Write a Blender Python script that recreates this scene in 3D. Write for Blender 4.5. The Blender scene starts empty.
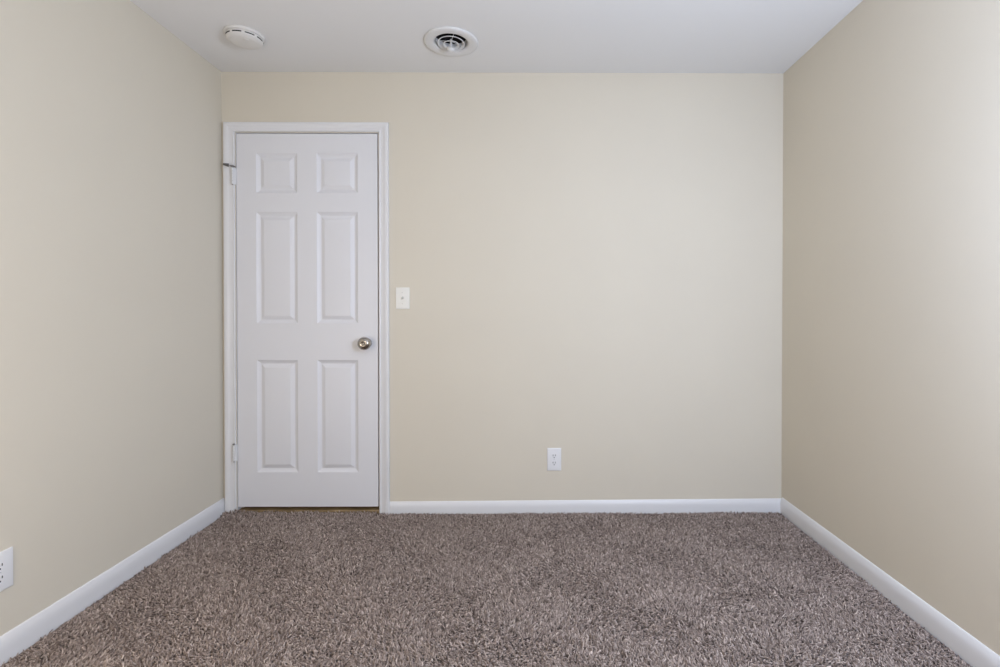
import bpy, bmesh, math
import numpy as np
from mathutils import Vector, Matrix

# ------------------------------------------------------------------ room
W = 3.048            # back wall, left to right
H = 2.3881           # ceiling above the carpet
D = 3.30             # back wall to the wall behind the viewer
T = 0.12             # wall thickness
FZ = -0.0105          # floor slab below the pile
sc = bpy.context.scene
col = sc.collection

# ------------------------------------------------------------------ camera
cam_d = bpy.data.cameras.new('camera')
cam = bpy.data.objects.new('camera', cam_d)
col.objects.link(cam)
yaw, pitch, roll = 0.0056, -0.0090, 0.0002
f_ = Vector((math.sin(yaw) * math.cos(pitch), math.cos(yaw) * math.cos(pitch), math.sin(pitch)))
r_ = Vector((math.cos(yaw), -math.sin(yaw), 0))
u_ = r_.cross(f_)
r2, u2 = r_ * math.cos(roll) + u_ * math.sin(roll), u_ * math.cos(roll) - r_ * math.sin(roll)
m3 = Matrix((r2, u2, -f_)).transposed()
cam.matrix_world = Matrix.Translation((1.6474, -2.6704, 1.1001)) @ m3.to_4x4()
cam_d.sensor_fit = 'HORIZONTAL'
cam_d.sensor_width = 36.0
cam_d.lens = 490.0 / 1000.0 * 36.0
cam_d.shift_x = (500.0 - 528.76) / 1000.0
cam_d.shift_y = (314.5 - 333.5) / 1000.0
cam_d.clip_start = 0.02
sc.camera = cam

# ------------------------------------------------------------------ light
vs = sc.view_settings
vs.view_transform = 'Standard'
vs.look = 'None'
vs.exposure = 0.0
vs.gamma = 1.0
vs.use_curve_mapping = False

world = bpy.data.worlds.new('world')
sc.world = world
world.use_nodes = True
bg = world.node_tree.nodes['Background']
bg.inputs['Color'].default_value = (0.62, 0.76, 1.0, 1)
bg.inputs['Strength'].default_value = 0.3


def added_light(name, loc, watts, color, radius):
    d = bpy.data.lights.new(name, 'POINT')
    d.energy = watts
    d.color = color
    d.shadow_soft_size = radius
    o = bpy.data.objects.new(name, d)
    col.objects.link(o)
    o.location = loc


# added unseen point lights without fixtures: cool at right, weaker warm at left
added_light('added_cool_light', (2.70, -2.22, 1.42), 88, (0.61, 0.735, 1.0), 0.12)
added_light('added_warm_light', (0.40, -2.20, 0.95), 20, (1.0, 0.83, 0.64), 0.12)


# ------------------------------------------------------------------ materials
def new_mat(name, color, rough=0.6, metal=0.0, spec=0.5):
    m = bpy.data.materials.new(name)
    m.use_nodes = True
    b = m.node_tree.nodes['Principled BSDF']
    b.inputs['Base Color'].default_value = (*color, 1)
    b.inputs['Roughness'].default_value = rough
    b.inputs['Metallic'].default_value = metal
    b.inputs['Specular IOR Level'].default_value = spec
    return m


def add_bump(m, scale, strength, dist=0.001, detail=3.0, stretch=None):
    nt = m.node_tree
    tc = nt.nodes.new('ShaderNodeTexCoord')
    n = nt.nodes.new('ShaderNodeTexNoise')
    n.inputs['Scale'].default_value = scale
    n.inputs['Detail'].default_value = detail
    bp = nt.nodes.new('ShaderNodeBump')
    bp.inputs['Strength'].default_value = strength
    bp.inputs['Distance'].default_value = dist
    if stretch:
        mp = nt.nodes.new('ShaderNodeMapping')
        mp.inputs['Scale'].default_value = stretch
        nt.links.new(tc.outputs['Object'], mp.inputs['Vector'])
        nt.links.new(mp.outputs['Vector'], n.inputs['Vector'])
    else:
        nt.links.new(tc.outputs['Object'], n.inputs['Vector'])
    nt.links.new(n.outputs['Fac'], bp.inputs['Height'])
    nt.links.new(bp.outputs['Normal'], nt.nodes['Principled BSDF'].inputs['Normal'])
    return m


def mottled(m, c1, c2, scale):
    nt = m.node_tree
    tc = nt.nodes.new('ShaderNodeTexCoord')
    n = nt.nodes.new('ShaderNodeTexNoise')
    n.inputs['Scale'].default_value = scale
    n.inputs['Detail'].default_value = 4
    r = nt.nodes.new('ShaderNodeValToRGB')
    r.color_ramp.elements[0].position, r.color_ramp.elements[1].position = 0.35, 0.65
    r.color_ramp.elements[0].color, r.color_ramp.elements[1].color = (*c1, 1), (*c2, 1)
    nt.links.new(tc.outputs['Object'], n.inputs['Vector'])
    nt.links.new(n.outputs['Fac'], r.inputs['Fac'])
    nt.links.new(r.outputs['Color'], nt.nodes['Principled BSDF'].inputs['Base Color'])
    return m


M_WALL = add_bump(new_mat('beige_wall_paint', (0.70, 0.645, 0.54), 0.75, spec=0.25), 200, 0.05, 0.0004)
mottled(M_WALL, (0.694, 0.639, 0.535), (0.706, 0.651, 0.545), 2.2)
M_CEIL = add_bump(new_mat('ceiling_paint', (0.825, 0.825, 0.825), 0.9, spec=0.1), 160, 0.06, 0.0006)
M_TRIM = add_bump(new_mat('white_trim_paint', (0.775, 0.775, 0.785), 0.38), 60, 0.05, 0.0006)
M_DOOR = add_bump(new_mat('white_door_paint', (0.76, 0.76, 0.785), 0.42), 40, 0.12, 0.0008, 4, (9, 9, 0.6))
M_PLASTIC = add_bump(new_mat('white_plastic', (0.83, 0.83, 0.84), 0.32), 30, 0.02)
M_AGED = add_bump(new_mat('aged_white_plastic', (0.76, 0.745, 0.72), 0.45), 30, 0.02)
M_IVORY = add_bump(new_mat('warm_white_plastic', (0.84, 0.83, 0.78), 0.35), 30, 0.02)
M_METALW = add_bump(new_mat('white_enamel', (0.745, 0.745, 0.745), 0.42), 50, 0.03)
M_DARK = add_bump(new_mat('dark_recess', (0.012, 0.012, 0.013), 0.7), 40, 0.05)
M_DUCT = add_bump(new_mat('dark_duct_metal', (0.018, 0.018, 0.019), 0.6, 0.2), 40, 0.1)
M_NICKEL = add_bump(new_mat('polished_nickel', (0.44, 0.41, 0.375), 0.08, 1.0), 50, 0.01)
M_STEEL = add_bump(new_mat('dull_hinge_steel', (0.36, 0.34, 0.32), 0.38, 1.0), 80, 0.05)
M_RUBBER = add_bump(new_mat('grey_rubber', (0.10, 0.095, 0.09), 0.8), 80, 0.1)
M_WOOD = mottled(new_mat('brown_threshold_wood', (0.13, 0.08, 0.035), 0.5), (0.20, 0.13, 0.055), (0.36, 0.245, 0.12), 14)
M_SLAB = mottled(new_mat('carpet_backing', (0.10, 0.085, 0.078), 0.95, spec=0.05), (0.075, 0.062, 0.057), (0.13, 0.112, 0.104), 90)

M_PILE = new_mat('carpet_yarn', (0.2, 0.17, 0.155), 0.85, spec=0.1)
nt = M_PILE.node_tree
at = nt.nodes.new('ShaderNodeAttribute')
at.attribute_name = 'yarn'
rp = nt.nodes.new('ShaderNodeValToRGB')
els = rp.color_ramp.elements
els[0].position, els[0].color = 0.0, (0.085, 0.062, 0.053, 1)
els[1].position, els[1].color = 1.0, (0.74, 0.62, 0.552, 1)
e = els.new(0.30); e.color = (0.257, 0.202, 0.174, 1)
e = els.new(0.62); e.color = (0.43, 0.35, 0.306, 1)
nt.links.new(at.outputs['Fac'], rp.inputs['Fac'])
nt.links.new(rp.outputs['Color'], nt.nodes['Principled BSDF'].inputs['Base Color'])


# ------------------------------------------------------------------ mesh helpers
def link(name, bm, mat, parent=None, smooth=False, bevel=0.0, seg=2, sharp=35):
    bmesh.ops.remove_doubles(bm, verts=bm.verts, dist=1e-6)
    bmesh.ops.recalc_face_normals(bm, faces=bm.faces)
    me = bpy.data.meshes.new(name)
    bm.to_mesh(me)
    bm.free()
    me.materials.append(mat)
    o = bpy.data.objects.new(name, me)
    col.objects.link(o)
    if parent is not None:
        o.parent = parent
    if smooth or bevel:
        for p in me.polygons:
            p.use_smooth = True
        me.set_sharp_from_angle(angle=math.radians(sharp))
    if bevel:
        b = o.modifiers.new('bevel', 'BEVEL')
        b.width = bevel
        b.segments = seg
        b.limit_method = 'ANGLE'
        b.angle_limit = math.radians(40)
    return o


def box(bm, x0, x1, y0, y1, z0, z1):
    v = [bm.verts.new(p) for p in ((x0, y0, z0), (x1, y0, z0), (x1, y1, z0), (x0, y1, z0),
                                   (x0, y0, z1), (x1, y0, z1), (x1, y1, z1), (x0, y1, z1))]
    for f in ((0, 3, 2, 1), (4, 5, 6, 7), (0, 1, 5, 4), (1, 2, 6, 5), (2, 3, 7, 6), (3, 0, 4, 7)):
        bm.faces.new([v[i] for i in f])


def lathe(bm, prof, n=48, axis='Z', origin=(0, 0, 0), cap=True):
    """prof: (radius, height) pairs turned about an axis through origin; axis 'Z' up or '-Y' into the room."""
    ox, oy, oz = origin
    rings = []
    for r, h in prof:
        ring = []
        if r < 1e-6:
            p = (ox, oy, oz + h) if axis == 'Z' else (ox, oy - h, oz)
            ring = [bm.verts.new(p)] * n
        else:
            for k in range(n):
                a = 2 * math.pi * k / n
                c, s = r * math.cos(a), r * math.sin(a)
                ring.append(bm.verts.new((ox + c, oy + s, oz + h) if axis == 'Z' else (ox + c, oy - h, oz + s)))
        rings.append(ring)
    for A, B in zip(rings, rings[1:]):
        for k in range(n):
            q = [A[k], A[(k + 1) % n], B[(k + 1) % n], B[k]]
            q = list(dict.fromkeys(q))
            if len(q) >= 3:
                bm.faces.new(q)
    if cap:
        for R in (rings[0], rings[-1]):
            u = list(dict.fromkeys(R))
            if len(u) >= 3:
                bm.faces.new(u)


def prism(bm, prof, path_a, path_b, close=True):
    """extrude a closed profile (list of 3-D points at A) to the matching list at B."""
    a = [bm.verts.new(p) for p in path_a]
    b = [bm.verts.new(p) for p in path_b]
    n = len(a)
    for k in range(n):
        bm.faces.new((a[k], a[(k + 1) % n], b[(k + 1) % n], b[k]))
    bm.faces.new(a)
    bm.faces.new(b)


def empty(name, loc, rotz=0.0):
    o = bpy.data.objects.new(name, None)
    o.empty_display_size = 0.05
    col.objects.link(o)
    o.location = loc
    o.rotation_euler = (0, 0, rotz)
    return o


def tag(o, label=None, cat=None, group=None, kind=None):
    if label:
        o['label'] = label
    if cat:
        o['category'] = cat
    if group:
        o['group'] = group
    if kind:
        o['kind'] = kind
    return o


# ------------------------------------------------------------------ shell
bm = bmesh.new()
box(bm, -T, W + T, -D - T, T, FZ - 0.10, FZ)
tag(link('floor', bm, M_SLAB), 'floor under the brown speckled carpet', 'floor', kind='structure')

# door opening in the back wall: jamb faces
JL, JR, JT = 0.0745, 0.8462, 2.0610
RD = 0.075                                # depth of the doorway recess
bm = bmesh.new()
box(bm, -T, JL, 0, T, FZ, H + 0.1)
box(bm, JR, W + T, 0, T, FZ, H + 0.1)
box(bm, JL, JR, 0, T, JT, H + 0.1)
box(bm, JL, JR, RD, T, FZ, JT)
tag(link('wall_back', bm, M_WALL), 'beige back wall holding the white door', 'wall', kind='structure')
bm = bmesh.new()
box(bm, -T, 0, -D - T, 0, FZ, H + 0.1)
tag(link('wall_left', bm, M_WALL), 'beige wall on the left with an outlet low at its near end', 'wall', kind='structure')
bm = bmesh.new()
box(bm, W, W + T, -D - T, 0, FZ, H + 0.1)
tag(link('wall_right', bm, M_WALL), 'bare beige wall on the right', 'wall', kind='structure')
bm = bmesh.new()
box(bm, 0, W, -D - T, -D, FZ, H + 0.1)
tag(link('wall_front', bm, M_WALL), 'plain beige wall behind the viewer', 'wall', kind='structure')

# ceiling with a round duct opening for the vent
VX, VY, VR = 1.288, -0.306, 0.082
bm = bmesh.new()
S = 0.16
n = 64
ci, sq = [], []
for k in range(n):
    a = 2 * math.pi * k / n
    c, s = math.cos(a), math.sin(a)
    ci.append(bm.verts.new((VX + VR * c, VY + VR * s, H)))
    q = S / max(abs(c), abs(s))
    sq.append(bm.verts.new((VX + q * c, VY + q * s, H)))
for k in range(n):
    j = (k + 1) % n
    bm.faces.new((ci[k], ci[j], sq[j], sq[k]))
for (a, b, c, d) in ((-T, VX - S, -D - T, T), (VX + S, W + T, -D - T, T),
                     (VX - S, VX + S, -D - T, VY - S), (VX - S, VX + S, VY + S, T)):
    bm.faces.new([bm.verts.new(p) for p in ((a, c, H), (b, c, H), (b, d, H), (a, d, H))])
me_top = bm.verts
ceil = link('ceiling', bm, M_CEIL)
tag(ceil, 'flat white ceiling', 'ceiling', kind='structure')

# ------------------------------------------------------------------ skirting
# profile: (distance out from wall, height fraction)
BP = [(0.0, 0.0), (0.0125, 0.0), (0.0130, 0.50), (0.0126, 0.62), (0.0116, 0.72), (0.0098, 0.81),
      (0.0078, 0.88), (0.0058, 0.94), (0.0040, 0.98), (0.0025, 1.0), (0.0, 1.0)]


def skirting(name, kind_of, a, b, h, z0, label, h2=None):
    bm = bmesh.new()
    h2 = h2 or h
    if kind_of == 'back':
        A = [(a, -d, z0 + t * (h - z0)) for d, t in BP]
        B = [(b, -d, z0 + t * (h2 - z0)) for d, t in BP]
    elif kind_of == 'left':
        A = [(d, a, z0 + t * (h - z0)) for d, t in BP]
        B = [(d, b, z0 + t * (h - z0)) for d, t in BP]
    elif kind_of == 'right':
        A = [(W - d, a, z0 + t * (h - z0)) for d, t in BP]
        B = [(W - d, b, z0 + t * (h - z0)) for d, t in BP]
    prism(bm, None, A, B)
    return tag(link(name, bm, M_TRIM, smooth=True, sharp=28), label, 'baseboard', kind='structure')


CX0, CX1, CZ1 = 0.0155, 0.9035, 2.1125     # outer edges of the door casing
skirting('baseboard_back', 'back', CX1, W, 0.0550, FZ - 0.001, 'white baseboard along the back wall from the door to the corner', 0.0680)
skirting('baseboard_left', 'left', -D, -0.0005, 0.0775, FZ - 0.001, 'white baseboard along the left wall')
skirting('baseboard_right', 'right', -D, -0.0135, 0.0775, FZ - 0.001, 'white baseboard along the right wall')

# ------------------------------------------------------------------ door casing, jamb, threshold
IL, IR, IT = JL - 0.004, JR + 0.004, JT + 0.004
CP = [(0.0, 0.0), (0.0, 0.0075), (0.03, 0.0092), (0.10, 0.0098), (0.16, 0.0088), (0.19, 0.0080), (0.22, 0.0082),
      (0.34, 0.0090), (0.46, 0.0105), (0.56, 0.0128), (0.63, 0.0148), (0.68, 0.0156), (0.72, 0.0158),
      (0.76, 0.0164), (0.93, 0.0168), (0.98, 0.0158), (1.0, 0.0140), (1.0, 0.0)]
bm = bmesh.new()


def casing_pt(t, d, corner):
    wl, wr, wt = IL - CX0, CX1 - IR, CZ1 - IT
    if corner == 0:
        return (IL - t * wl, -d, FZ)
    if corner == 1:
        return (IL - t * wl, -d, IT + t * wt)
    if corner == 2:
        return (IR + t * wr, -d, IT + t * wt)
    return (IR + t * wr, -d, FZ)


loops = [[bm.verts.new(casing_pt(t, d, c)) for t, d in CP] for c in range(4)]
nn = len(CP)
for A, B in zip(loops, loops[1:]):
    for k in range(nn):
        bm.faces.new((A[k], A[(k + 1) % nn], B[(k + 1) % nn], B[k]))
bm.faces.new(loops[0])
bm.faces.new(loops[3])
tag(link('trim_1', bm, M_TRIM, smooth=True, sharp=24), 'white moulded casing around the door', 'trim', kind='structure')

bm = bmesh.new()                            # jamb lining and stop, behind the casing
box(bm, JL - 0.0005, JL + 0.0006, 0.0, RD, FZ, JT)
box(bm, JR - 0.0006, JR + 0.0005, 0.0, RD, FZ, JT)
box(bm, JL, JR, 0.0, RD, JT - 0.0006, JT + 0.0005)
box(bm, JL + 0.0006, JL + 0.012, 0.040, RD, FZ, JT - 0.0006)
box(bm, JR - 0.012, JR - 0.0006, 0.040, RD, FZ, JT - 0.0006)
box(bm, JL + 0.012, JR - 0.012, 0.040, RD, JT - 0.012, JT - 0.0006)
tag(link('trim_2', bm, M_TRIM), 'white door jamb lining the doorway', 'trim', kind='structure')
bm = bmesh.new()
box(bm, JL + 0.001, JR - 0.001, -0.003, RD - 0.001, FZ, 0.0075)
tag(link('trim_3', bm, M_WOOD, bevel=0.003), 'brown wooden threshold strip in the gap under the door', 'trim', kind='structure')

# ------------------------------------------------------------------ door
LX0, LX1, LZ0, LZ1 = 0.0780, 0.8408, 0.0272, 2.0560
LY = 0.0010                                # door face, just behind the jamb edge
bm = bmesh.new()
xs = [LX0, 0.1830, 0.4060, 0.5110, 0.7335, LX1]
zs = [LZ0, 0.2145, 0.8285, 1.0270, 1.6320, 1.7350, 1.9510, LZ1]
grid = {}


def gv(i, j):
    if (i, j) not in grid:
        grid[i, j] = bm.verts.new((xs[i], LY, zs[j]))
    return grid[i, j]


# raised panel: inset from the panel edge, depth behind the door face
PP = [(0.0010, 0.0004), (0.0045, 0.0030), (0.0090, 0.0062), (0.0140, 0.0088), (0.0185, 0.0102), (0.0205, 0.0106), (0.0225, 0.0104),
      (0.0245, 0.0094), (0.0330, 0.0056), (0.0400, 0.0026), (0.0430, 0.0016), (0.0455, 0.0013)]
for i in range(5):
    for j in range(7):
        c = [gv(i, j), gv(i + 1, j), gv(i + 1, j + 1), gv(i, j + 1)]
        if i in (1, 3) and j in (1, 3, 5):
            prev = c
            for ins, dep in PP:
                a0, a1, b0, b1 = xs[i] + ins, xs[i + 1] - ins, zs[j] + ins, zs[j + 1] - ins
                cur = [bm.verts.new(p) for p in ((a0, LY + dep, b0), (a1, LY + dep, b0), (a1, LY + dep, b1), (a0, LY + dep, b1))]
                for k in range(4):
                    bm.faces.new((prev[k], prev[(k + 1) % 4], cur[(k + 1) % 4], cur[k]))
                prev = cur
            bm.faces.new(prev)
        else:
            bm.faces.new(c)
YB = LY + 0.035
bk = [bm.verts.new(p) for p in ((LX0, YB, LZ0), (LX1, YB, LZ0), (LX1, YB, LZ1), (LX0, YB, LZ1))]
bm.faces.new(bk)
bm.faces.new([gv(i, 0) for i in range(6)] + [bk[1], bk[0]])
bm.faces.new([gv(i, 7) for i in range(6)] + [bk[2], bk[3]])
bm.faces.new([gv(0, j) for j in range(8)] + [bk[3], bk[0]])
bm.faces.new([gv(5, j) for j in range(8)] + [bk[2], bk[1]])
door = link('door_1', bm, M_DOOR, smooth=True, sharp=14)
tag(door, 'closed white six-panel door with a nickel knob', 'door', kind='structure')

# knob
KX, KZ = 0.7810, 0.9208
bm = bmesh.new()
lathe(bm, [(0.0270, 0.0), (0.0270, 0.0025), (0.0260, 0.0050), (0.0235, 0.0075), (0.0190, 0.0090), (0.0140, 0.0110),
           (0.0120, 0.0150), (0.0115, 0.0220), (0.0130, 0.0265)], 48, '-Y', (KX, LY, KZ))
knob_base = link('door_knob', bm, M_NICKEL, door, smooth=True, sharp=50)
knob_base['label'] = 'polished nickel door knob'
bm = bmesh.new()
lathe(bm, [(0.0125, 0.0240), (0.0200, 0.0262), (0.0285, 0.0295), (0.0335, 0.0355), (0.0355, 0.0430), (0.0343, 0.0508),
           (0.0302, 0.0573), (0.0238, 0.0622), (0.0170, 0.0650), (0.0125, 0.0658), (0.0105, 0.0645), (0.0070, 0.0630),
           (0.0, 0.0627)], 48, '-Y', (KX, LY, KZ))
link('grip', bm, M_NICKEL, knob_base, smooth=True, sharp=60)
bm = bmesh.new()
lathe(bm, [(0.0046, 0.0620), (0.0046, 0.0662), (0.0036, 0.0672), (0.0, 0.0674)], 24, '-Y', (KX, LY, KZ))
link('lock_button', bm, M_STEEL, knob_base, smooth=True)


# hinges: knuckle barrel in the gap on the hinge side
HX, HY = 0.0670, -0.0175


def hinge(z, h, metal):
    x = HX
    bm = bmesh.new()
    nseg = 5
    for k in range(nseg):
        a = z - h / 2 + k * h / nseg
        lathe(bm, [(0.0062, a + 0.0006), (0.0070, a + 0.0016), (0.0070, a + h / nseg - 0.0016), (0.0062, a + h / nseg - 0.0006)],
              20, 'Z', (x, HY, 0))
    o = link('hinge', bm, M_METALW, door, smooth=True)
    o['label'] = 'white painted hinge'
    bm = bmesh.new()
    lathe(bm, [(0.0, z - h / 2 - 0.005), (0.0035, z - h / 2 - 0.004), (0.0035, z + h / 2 + 0.003), (0.0066, z + h / 2 + 0.0032),
               (0.0066, z + h / 2 + 0.0062), (0.0030, z + h / 2 + 0.0078), (0.0, z + h / 2 + 0.0080)], 20, 'Z', (x, HY, 0))
    p = link('hinge_pin', bm, metal, o, smooth=True)
    p['label'] = 'dull metal hinge pin'
    bm = bmesh.new()
    gap = (JL + LX0) / 2
    prism(bm, None, [(x + 0.004, HY + 0.001, z - h / 2), (gap + 0.0012, -0.004, z - h / 2), (gap + 0.0012, 0.022, z - h / 2),
                     (gap - 0.0012, 0.022, z - h / 2), (gap - 0.0012, -0.003, z - h / 2), (x + 0.002, HY + 0.004, z - h / 2)],
          [(x + 0.004, HY + 0.001, z + h / 2), (gap + 0.0012, -0.004, z + h / 2), (gap + 0.0012, 0.022, z + h / 2),
           (gap - 0.0012, 0.022, z + h / 2), (gap - 0.0012, -0.003, z + h / 2), (x + 0.002, HY + 0.004, z + h / 2)])
    link('hinge_leaf', bm, M_METALW, o)
    return o


h_up = hinge(1.8225, 0.0890, M_STEEL)
h_lo = hinge(0.3250, 0.0890, M_STEEL)


def bar(bm, p, q, r0, r1, n=14):
    p, q = Vector(p), Vector(q)
    d = (q - p).normalized()
    a = d.orthogonal().normalized()
    b = d.cross(a)
    A = [bm.verts.new(p + r0 * (a * math.cos(2 * math.pi * k / n) + b * math.sin(2 * math.pi * k / n))) for k in range(n)]
    B = [bm.verts.new(q + r1 * (a * math.cos(2 * math.pi * k / n) + b * math.sin(2 * math.pi * k / n))) for k in range(n)]
    for k in range(n):
        bm.faces.new((A[k], A[(k + 1) % n], B[(k + 1) % n], B[k]))
    bm.faces.new(A)
    bm.faces.new(B)


# hinge-pin door stop on the upper hinge: plate, threaded arm, bumper
zt = 1.8225 + 0.0445 + 0.0080
bm = bmesh.new()
lathe(bm, [(0.0100, zt - 0.001), (0.0100, zt + 0.0025)], 24, 'Z', (HX, HY, 0))
bar(bm, (HX, HY, zt + 0.001), (HX - 0.018, HY - 0.012, zt + 0.002), 0.0030, 0.0030)
bar(bm, (HX + 0.004, HY + 0.002, zt + 0.001), (HX + 0.013, HY + 0.008, zt - 0.003), 0.0032, 0.0042)
stop = link('hinge_pin_stop', bm, M_STEEL, door, smooth=True)
stop['label'] = 'metal hinge pin door stop'
bm = bmesh.new()
bar(bm, (HX - 0.014, HY - 0.009, zt + 0.002), (HX - 0.036, HY - 0.024, zt + 0.004), 0.0090, 0.0050)
link('bumper', bm, M_RUBBER, stop, smooth=True)


# ------------------------------------------------------------------ wall plates (built facing -Y about the origin)
def plate_mesh(bm, w, h, hole=None, dep=0.0064):
    """bevelled cover plate standing on the wall (y = 0), front towards -Y."""
    R = [(0.0, 0.0), (0.0, 0.0034), (0.0008, 0.0046), (0.0024, 0.0056), (0.0050, dep)]
    prev = None
    for ins, d in R:
        a, b = w / 2 - ins, h / 2 - ins
        cur = [bm.verts.new(p) for p in ((-a, -d, -b), (a, -d, -b), (a, -d, b), (-a, -d, b))]
        if prev:
            for k in range(4):
                bm.faces.new((prev[k], prev[(k + 1) % 4], cur[(k + 1) % 4], cur[k]))
        else:
            bm.faces.new(cur)
        prev = cur
    if hole:
        a, b = hole
        cur = [bm.verts.new(p) for p in ((-a, -dep, -b), (a, -dep, -b), (a, -dep, b), (-a, -dep, b))]
        for k in range(4):
            bm.faces.new((prev[k], prev[(k + 1) % 4], cur[(k + 1) % 4], cur[k]))
        inn = [bm.verts.new((v.co.x, -0.0022, v.co.z)) for v in cur]
        for k in range(4):
            bm.faces.new((cur[k], cur[(k + 1) % 4], inn[(k + 1) % 4], inn[k]))
        bm.faces.new(inn)
    else:
        bm.faces.new(prev)


def screw(parent, z, mat):
    bm = bmesh.new()
    lathe(bm, [(0.0034, 0.0058), (0.0034, 0.0068), (0.0022, 0.0076), (0.0, 0.0077)], 18, '-Y', (0, 0, z))
    s = link('screw', bm, mat, parent, smooth=True)
    bm = bmesh.new()
    box(bm, -0.0026, 0.0026, -0.00795, -0.0074, z - 0.0004, z + 0.0004)
    link('screw_slot', bm, M_DARK, s)
    return s


sw = empty('light_switch', (0.9768, 0, 1.1645))
tag(sw, 'white toggle light switch on the wall beside the door', 'light switch')
bm = bmesh.new()
plate_mesh(bm, 0.0745, 0.117, (0.0058, 0.0128))
link('wall_plate', bm, M_IVORY, sw, smooth=True, sharp=30)
bm = bmesh.new()
A = [(-0.0042, -0.0030, -0.0050), (0.0042, -0.0030, -0.0050), (0.0042, -0.0030, 0.0095), (-0.0042, -0.0030, 0.0095)]
B = [(-0.0032, -0.0185, 0.0010), (0.0032, -0.0185, 0.0010), (0.0032, -0.0165, 0.0090), (-0.0032, -0.0165, 0.0090)]
prism(bm, None, A, B)
link('toggle', bm, M_IVORY, sw, bevel=0.0012)
screw(sw, 0.030, M_IVORY)
screw(sw, -0.030, M_IVORY)


def outlet(loc, rotz, label, w=0.0765):
    o = empty('wall_outlet', loc, rotz)
    tag(o, label, 'outlet', 'wall outlets')
    bm = bmesh.new()
    plate_mesh(bm, w, 0.1235)
    link('wall_plate', bm, M_PLASTIC, o, smooth=True, sharp=30)
    screw(o, 0.0, M_PLASTIC)
    for s in (1, -1):
        z = s * 0.0195
        bm = bmesh.new()
        ring = []
        n = 40
        for k in range(n):                    # round face with flat top and bottom
            a = 2 * math.pi * k / n
            x, zz = 0.0172 * math.cos(a), max(-0.0140, min(0.0140, 0.0172 * math.sin(a)))
            ring.append((x, zz))
        A = [(x * 1.02, -0.0058, z + q * 1.02) for x, q in ring]
        B = [(x, -0.0080, z + q) for x, q in ring]
        prism(bm, None, A, B)
        f = link('receptacle', bm, M_PLASTIC, o, smooth=True, sharp=30)
        for (sx, hh) in ((-0.0064, 0.0046), (0.0064, 0.0038)):
            bm = bmesh.new()
            box(bm, sx - 0.0014, sx + 0.0014, -0.00825, -0.0066, z + 0.0035 - hh, z + 0.0035 + hh)
            k = link('slot', bm, M_DARK, f)
            k['label'] = 'dark blade slot'
        bm = bmesh.new()
        lathe(bm, [(0.0027, 0.0066), (0.0027, 0.00825)], 18, '-Y', (0, 0, z - 0.0082))
        k = link('ground_hole', bm, M_DARK, f)
        k['label'] = 'dark round ground hole'
    return o


outlet((1.8013, 0, 0.2852), 0, 'white duplex outlet low on the back wall right of the door')
outlet((0, -1.1410, 0.2805), math.radians(90), 'white duplex outlet low on the left wall, cut by the photo edge', 0.0860)

# ------------------------------------------------------------------ smoke detector
SX, SY = 0.3290, -0.3560
sd = empty('smoke_detector', (SX, SY, H))
tag(sd, 'round white smoke detector on the ceiling above the door', 'smoke detector')
bm = bmesh.new()
lathe(bm, [(0.0, 0.0), (0.0840, 0.0), (0.0855, -0.003), (0.0855, -0.0085), (0.0830, -0.0115), (0.0, -0.0115)], 64, 'Z', cap=False)
link('mounting_base', bm, M_AGED, sd, smooth=True, sharp=45)
bm = bmesh.new()
lathe(bm, [(0.0, -0.0110), (0.0755, -0.0110), (0.0775, -0.0135), (0.0768, -0.0260), (0.0735, -0.0295), (0.0680, -0.0325),
           (0.0625, -0.0342), (0.0600, -0.0346), (0.0590, -0.0356), (0.0565, -0.0362), (0.0, -0.0365)], 64, 'Z', cap=False)
body = link('detector_body', bm, M_AGED, sd, smooth=True, sharp=45)
for k in range(8):                             # dark slots around the rim, one bay is solid
    a0 = math.radians(-90 - 50 + 40 * k)
    a1 = a0 + math.radians(30)
    bm = bmesh.new()
    st = 10
    rows = []
    for t in range(st + 1):
        a = a0 + (a1 - a0) * t / st
        rows.append([bm.verts.new((r * math.cos(a), r * math.sin(a), z)) for r, z in
                     ((0.0710, -0.0195), (0.0777, -0.0195), (0.0773, -0.0245), (0.0710, -0.0245))])
    for A, B in zip(rows, rows[1:]):
        for i in range(4):
            bm.faces.new((A[i], A[(i + 1) % 4], B[(i + 1) % 4], B[i]))
    bm.faces.new(rows[0])
    bm.faces.new(rows[-1])
    o = link('slot', bm, M_DARK, body)
    o['label'] = 'dark air slot'
bm = bmesh.new()
lathe(bm, [(0.0, -0.0355), (0.0125, -0.0355), (0.0125, -0.0377), (0.0105, -0.0385), (0.0, -0.0387)], 28, 'Z', (0.020, -0.024, 0), cap=False)
link('test_button', bm, M_AGED, sd, smooth=True, sharp=45)

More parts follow.
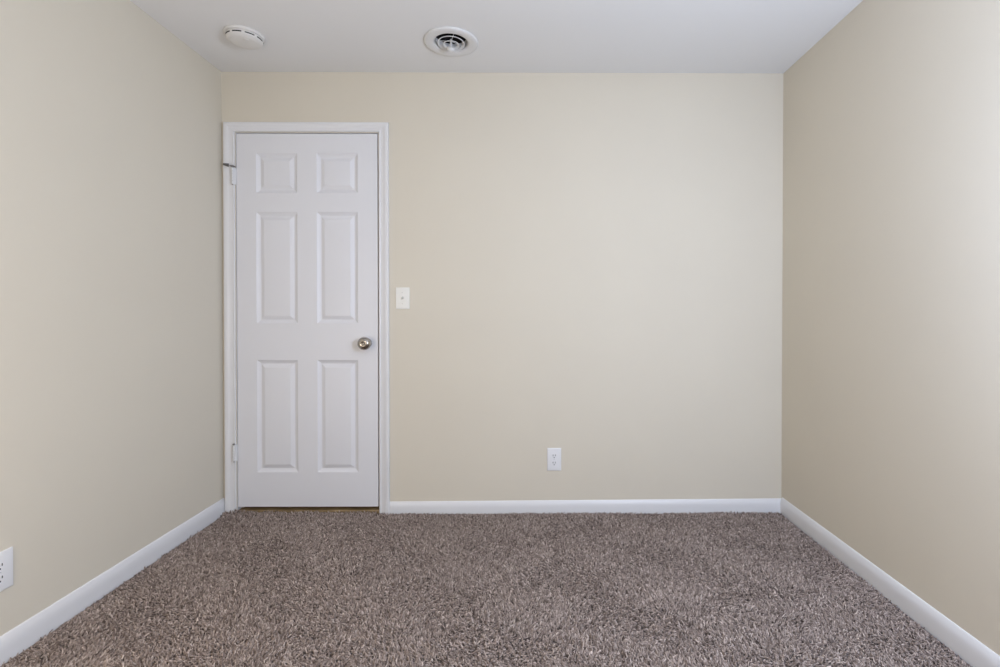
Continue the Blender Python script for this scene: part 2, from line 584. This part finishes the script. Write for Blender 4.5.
# ------------------------------------------------------------------ ceiling vent
cv = empty('ceiling_vent', (VX, VY, H))
tag(cv, 'round white ceiling vent with concentric dark rings', 'vent')
bm = bmesh.new()
lathe(bm, [(0.1250, 0.0), (0.1282, -0.0010), (0.1287, -0.0035), (0.1268, -0.0070), (0.1230, -0.0100), (0.1130, -0.0115), (0.1000, FZ - 0.001),
           (0.0890, -0.0100), (0.0815, -0.0070), (0.0782, -0.0030), (0.0772, 0.006), (0.0770, 0.030),
           (0.0785, 0.030), (0.0798, 0.0)], 72, 'Z', cap=False)
link('flange', bm, M_METALW, cv, smooth=True, sharp=60)
bm = bmesh.new()
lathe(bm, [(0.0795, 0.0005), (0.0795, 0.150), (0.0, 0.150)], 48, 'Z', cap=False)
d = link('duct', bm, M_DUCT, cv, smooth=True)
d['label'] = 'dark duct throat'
for (r0, r1, z) in ((0.0550, 0.0648, -0.0095), (0.0285, 0.0392, -0.0165)):      # stepped rings, each lower than the last
    bm = bmesh.new()
    lathe(bm, [(r0, z + 0.0050), (r0 + 0.004, z + 0.0018), (r1 - 0.003, z - 0.0012), (r1, z - 0.0010), (r1 + 0.0004, z + 0.0008),
               (r1 - 0.003, z + 0.0012), (r0 + 0.005, z + 0.0040), (r0 + 0.001, z + 0.0062), (r0, z + 0.0050)], 64, 'Z', cap=False)
    link('diffuser_ring', bm, M_METALW, cv, smooth=True, sharp=50)
bm = bmesh.new()
lathe(bm, [(0.0, 0.010), (0.0050, 0.010), (0.0055, -0.0290), (0.0155, -0.0330), (0.0185, -0.0365), (0.0182, -0.0420),
           (0.0140, -0.0465), (0.0072, -0.0488), (0.0, -0.0493)], 40, 'Z', cap=False)
link('centre_knob', bm, M_METALW, cv, smooth=True, sharp=50)
for k in range(3):                             # brackets that carry the cones
    a = math.radians(-68 + 120 * k)
    bm = bmesh.new()
    bar(bm, (0.004 * math.cos(a), 0.004 * math.sin(a), 0.002), (0.0765 * math.cos(a), 0.0765 * math.sin(a), 0.010), 0.0014, 0.0014, 8)
    link('bracket', bm, M_METALW, cv, smooth=True)

# ------------------------------------------------------------------ carpet pile
rng = np.random.default_rng(7)
PX0, PX1, PY0, PY1 = 0.014, W - 0.014, -2.60, -0.002
sp = 0.0053
gx, gy = np.meshgrid(np.arange(PX0, PX1, sp), np.arange(PY0, PY1, sp))
px = gx.ravel() + rng.uniform(-0.5, 0.5, gx.size) * sp
py = gy.ravel() + rng.uniform(-0.5, 0.5, gx.size) * sp
# keep out of skirting and casing
ok = (px > 0.0155) & (px < W - 0.0155) & ((py < -0.0150) | ((px > JL + 0.004) & (px < JR - 0.004) & (py < -0.006)))
ok &= ~((px < CX1 + 0.004) & (px > JR - 0.004) & (py > -0.020))
ok &= ~((px < JL + 0.004) & (py > -0.020))
px, py = px[ok], py[ok]
N = px.size


def field(x, y, seed, scale, octaves=3):
    g = np.random.default_rng(seed)
    out = np.zeros_like(x)
    for o in range(octaves):
        for _ in range(7):
            th = g.uniform(0, 2 * np.pi)
            k = 2 * np.pi / scale * (1.9 ** o) * g.uniform(0.7, 1.35)
            out += np.cos(k * (x * np.cos(th) + y * np.sin(th)) + g.uniform(0, 6.28)) / (1.6 ** o)
    return out / out.std()


fa = field(px, py, 11, 0.40, 4)                # which way the nap lies
fb = field(px, py, 2, 0.50, 4)
fc = field(px, py, 3, 0.28, 3)
lean_y = 1.30 * np.tanh(1.1 * fa) + rng.normal(0, 0.95, N)
lean_x = 0.75 * np.tanh(fb) + rng.normal(0, 0.95, N)
length = 0.0148 + rng.normal(0, 0.0024, N) + 0.0012 * fc
edge = np.minimum(np.minimum(px - 0.013, W - 0.013 - px), -py - 0.012)
lean_y = np.where(-py < 0.03, np.minimum(lean_y, -0.1), lean_y)
along = np.clip((px - 0.95) / 2.0, 0, 1)
length *= np.where((-py < 0.05) & (px > 0.90), 0.72 + 0.25 * along, 1.0)
length *= np.where((-py < 0.06) & (px < 0.90), 1.16, 1.0) * np.where((-py < 0.06) & (px < 0.11), 1.12, 1.0)
length *= np.where((px < 0.04) | (px > W - 0.04), 0.90, 1.0)
lean_x = np.where(px < 0.03, np.abs(lean_x), lean_x)
lean_x = np.where(px > W - 0.03, -np.abs(lean_x), lean_x)
tone = np.clip(rng.normal(0.50, 0.22, N), 0, 1)

d = np.stack([lean_x, lean_y, np.ones(N)], 1)
d /= np.linalg.norm(d, axis=1, keepdims=True)
tw = rng.uniform(0, 2 * np.pi, N)
curl = np.stack([np.cos(tw), np.sin(tw), np.zeros(N)], 1) * rng.uniform(0.001, 0.0042, N)[:, None]
lift = 0.0090 * np.clip(1 - (px - 0.05) / 0.80, 0, 1) * np.exp(-(py / 0.05) ** 2) + 0.0040 * np.exp(-((px - 0.05) / 0.05) ** 2 - ((py + 0.02) / 0.04) ** 2)
base = np.stack([px, py, FZ - 0.001 + lift], 1)
p0 = base
p1 = base + d * (length * 0.55)[:, None] + curl * 0.75
p2 = base + d * length[:, None] - curl * 0.35
up = np.stack([np.zeros(N), np.zeros(N), np.ones(N)], 1)
s1 = np.cross(d, np.stack([np.cos(tw * 3), np.sin(tw * 3), np.full(N, 0.2)], 1))
s1 /= np.linalg.norm(s1, axis=1, keepdims=True)
s2 = np.cross(d, s1)
rad = rng.uniform(0.0014, 0.0024, N)
SD = 4
verts = []
for P, rr in ((p0, 0.8), (p1, 1.05), (p2, 0.80)):
    for k in range(SD):
        a = 2 * math.pi * k / SD
        verts.append(P + (s1 * math.cos(a) + s2 * math.sin(a)) * (rad * rr)[:, None])
verts.append(p2 + d * (rad * 0.6)[:, None])
V = np.stack(verts, 1)                          # N x 13 x 3
nv = V.shape[1]
V = V.reshape(-1, 3)
V[:, 0] = np.clip(V[:, 0], 0.0132, W - 0.0132)
faces = []
for lv in range(2):
    for k in range(SD):
        k2 = (k + 1) % SD
        faces.append((lv * SD + k, lv * SD + k2, (lv + 1) * SD + k2, (lv + 1) * SD + k))
tris = [(2 * SD + k, 2 * SD + (k + 1) % SD, 3 * SD) for k in range(SD)]
off = (np.arange(N) * nv)[:, None]
q = (np.array(faces)[None] + off[:, :, None]).reshape(-1)
t = (np.array(tris)[None] + off[:, :, None]).reshape(-1)
nq, ntri = N * len(faces), N * len(tris)
me = bpy.data.meshes.new('carpet_pile')
me.vertices.add(len(V))
me.vertices.foreach_set('co', V.astype(np.float32).ravel())
me.loops.add(nq * 4 + ntri * 3)
me.loops.foreach_set('vertex_index', np.concatenate([q, t]).astype(np.int32))
me.polygons.add(nq + ntri)
ls = np.concatenate([np.arange(nq) * 4, nq * 4 + np.arange(ntri) * 3]).astype(np.int32)
me.polygons.foreach_set('loop_start', ls)
me.update(calc_edges=True)
me.polygons.foreach_set('use_smooth', np.ones(nq + ntri, dtype=bool))
atr = me.attributes.new('yarn', 'FLOAT', 'POINT')
atr.data.foreach_set('value', np.repeat(tone, nv).astype(np.float32))
me.materials.append(M_PILE)
cp = bpy.data.objects.new('carpet_pile', me)
col.objects.link(cp)
tag(cp, 'brown and taupe speckled carpet pile covering the floor', 'carpet', kind='stuff')
